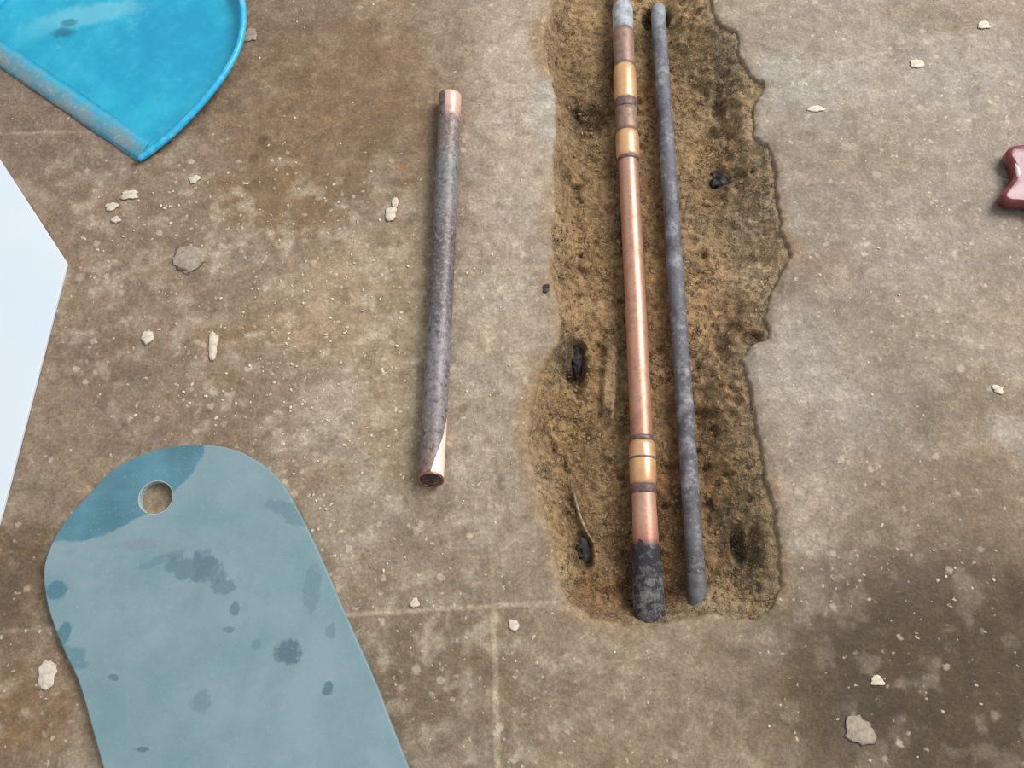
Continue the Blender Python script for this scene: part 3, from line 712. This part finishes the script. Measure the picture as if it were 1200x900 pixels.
for i, (px, py, rx, ry, hz, mt, lb) in enumerate([
    (152,229,10,5.5,.0035,PLA,'largest white plaster crumb below the dustpan corner'),
    (131,242,7,5,.003,PLA,'white plaster crumb just left of the largest one'),
    (136,258,5,4,.0025,PLA,'small plaster crumb under the pair of white crumbs'),
    (220,304,20,17,.0018,PLG,'flat grey angular plaster flake between sheet corner and cut pipe'),
    (250,405,5.5,16,.003,PLA,'tall wedge-shaped pale crumb above the board'),
    (173,396,7,8,.003,PLA,'round pale crumb right of the white sheet'),
    (458,251,7,9,.003,PLA,'white crumb left of the cut pipe at mid height'),
    (463,237,4.5,6,.002,PLA,'small pale crumb behind the white one near the cut pipe'),
    (228,210,6,5,.0025,PLA,'white crumb right of the dustpan corner'),
    (292,42,9,9,.0015,PLG,'grey round plaster spot beside the dustpan rim'),
    (55,790,10,15,.0025,PLA,'large pale plaster blob left of the board'),
    (1007,857,17,14,.0020,PLG,'large flat plaster blob at lower right of the floor'),
    (1028,798,7,5,.002,PLA,'pale crumb above the flat blob at lower right'),
    (1153,30,7,5,.0025,PLA,'white crumb at the far right of the floor'),
    (1074,75,8,5.5,.0025,PLA,'white crumb on the pale floor right of the trench head'),
    (956,128,9,4,.002,PLA,'long white crumb right of the trench rim'),
    (1169,456,6,5,.0025,PLA,'white crumb on the brown stain at right edge'),
    (486,707,5,5,.002,PLA,'small white crumb on the chalky cross line'),
    (602,733,6,6,.002,PLA,'pale crumb right of the chalky vertical line'),
    (640,338,4,5,.0025,TAR,'tiny dark pebble on the concrete left of the trench')]):
    lump('plaster_crumb' if mt is not TAR else 'pebble', px, py, rx, ry, hz, .0003, mt, lb, 'crumb' if mt is not TAR else 'pebble', i + 1)
def inpit(px, py): q = P(px, py, -.03); return ez(q.x, q.y)
for i, (px, py, rx, ry, hz, lb, nm) in enumerate([
    (676,412,9,30,.009,'upright black tarry chunk stuck in the left trench side','tarry_chunk'),
    (841,211,13,11,.012,'small black stone in the trench right of the grey pipe','black_stone'),
    (683,642,11,15,.007,'black crumbly lump in the lower left of the trench','tarry_chunk')]):
    lump(nm, px, py, rx, ry, hz, inpit(px, py) - .003, TAR, lb, 'stone', 60 + i)
m = NT('dry_twig'); tw = m.fin(m.mix(m.rng(m.noise(200, 3, .6), .4, .6), rgba(120,96,72), rgba(170,146,116)), .8)
kp = [(672,575),(678,600),(684,620),(694,638)]
pp = [P(x, y, inpit(x, y) + .004) for x, y in kp]
zt = max(p.z for p in pp); pp = [Vector((p.x, p.y, zt - .0015 * i)) for i, p in enumerate(pp)]
t_ = tag(obj('twig', tube(pp, [.0011, .0016, .0020, .0012], seg=8), tw), 'thin pale twig lying in the lower left of the trench', 'twig')
recenter(t_, pp[1])

# pebbles in the earth, and grit on the floor: past counting
def scatter(name, pts, mat, label, cat, seed):
    r = random.Random(seed); bm = bmesh.new()
    for x, y, z, s in pts:
        M = Matrix.Translation((x, y, z)) @ Matrix.Rotation(r.uniform(0, 6.28), 4, 'Z') @ Matrix.Rotation(r.uniform(-.5, .5), 4, 'X') @ Matrix.Diagonal((s * r.uniform(.7, 1.5), s * r.uniform(.7, 1.1), s * r.uniform(.3, .6), 1))
        q = bmesh.ops.create_icosphere(bm, subdivisions=1, radius=1, matrix=M)
        for v in q['verts']: v.co += Vector((r.uniform(-.2, .2), r.uniform(-.2, .2), r.uniform(-.1, .1))) * s
    return tag(obj(name, bm, mat, smooth=False), label, cat, kind='stuff')
r = random.Random(77); grit = []
while len(grit) < 300:
    z_ = r.random()
    if z_ < .55: px, py = r.gauss(400, 110), r.gauss(430, 150)
    elif z_ < .75: px, py = r.gauss(200, 90), r.gauss(300, 100)
    else: px, py = r.uniform(0, 1200), r.uniform(0, 900)
    if 620 < px < 935 and py < 740: continue
    if 485 < px < 545 and 95 < py < 580: continue
    if px < 300 and py < 200: continue
    q = P(px, py, 0)
    # keep off the board and the sheet
    if px < 90 and 150 < py < 640 or (px < 500 and py > 510 and px < 330 + (py - 560) * .5): continue
    grit.append((q.x, q.y, .0005, r.uniform(.0007, .0022)))
scatter('plaster_grit', grit, PLA, 'pale plaster grit scattered over the brown concrete', 'grit', 5)
r = random.Random(9); pb = []
while len(pb) < 900:
    px, py = r.uniform(640, 915), r.uniform(-20, 722); q = P(px, py, -.03)
    dd = float(edge_dist(np.array([[q.x]]), np.array([[q.y]]))[0, 0])
    if dd < .006: continue
    pb.append((q.x, q.y, ez(q.x, q.y) + .0002, r.uniform(.001, .0032)))
m = NT('earth_crumb'); m.bump(m.noise(300, 3, .6), .4, .001)
scatter('earth_crumbs', pb, m.fin(m.mix(m.rng(m.noise(30, 4, .7), .35, .65), rgba(92,68,44), rgba(164,134,98)), .9, 0, .2), 'loose brown crumbs and pebbles on the trench earth', 'earth', 6)
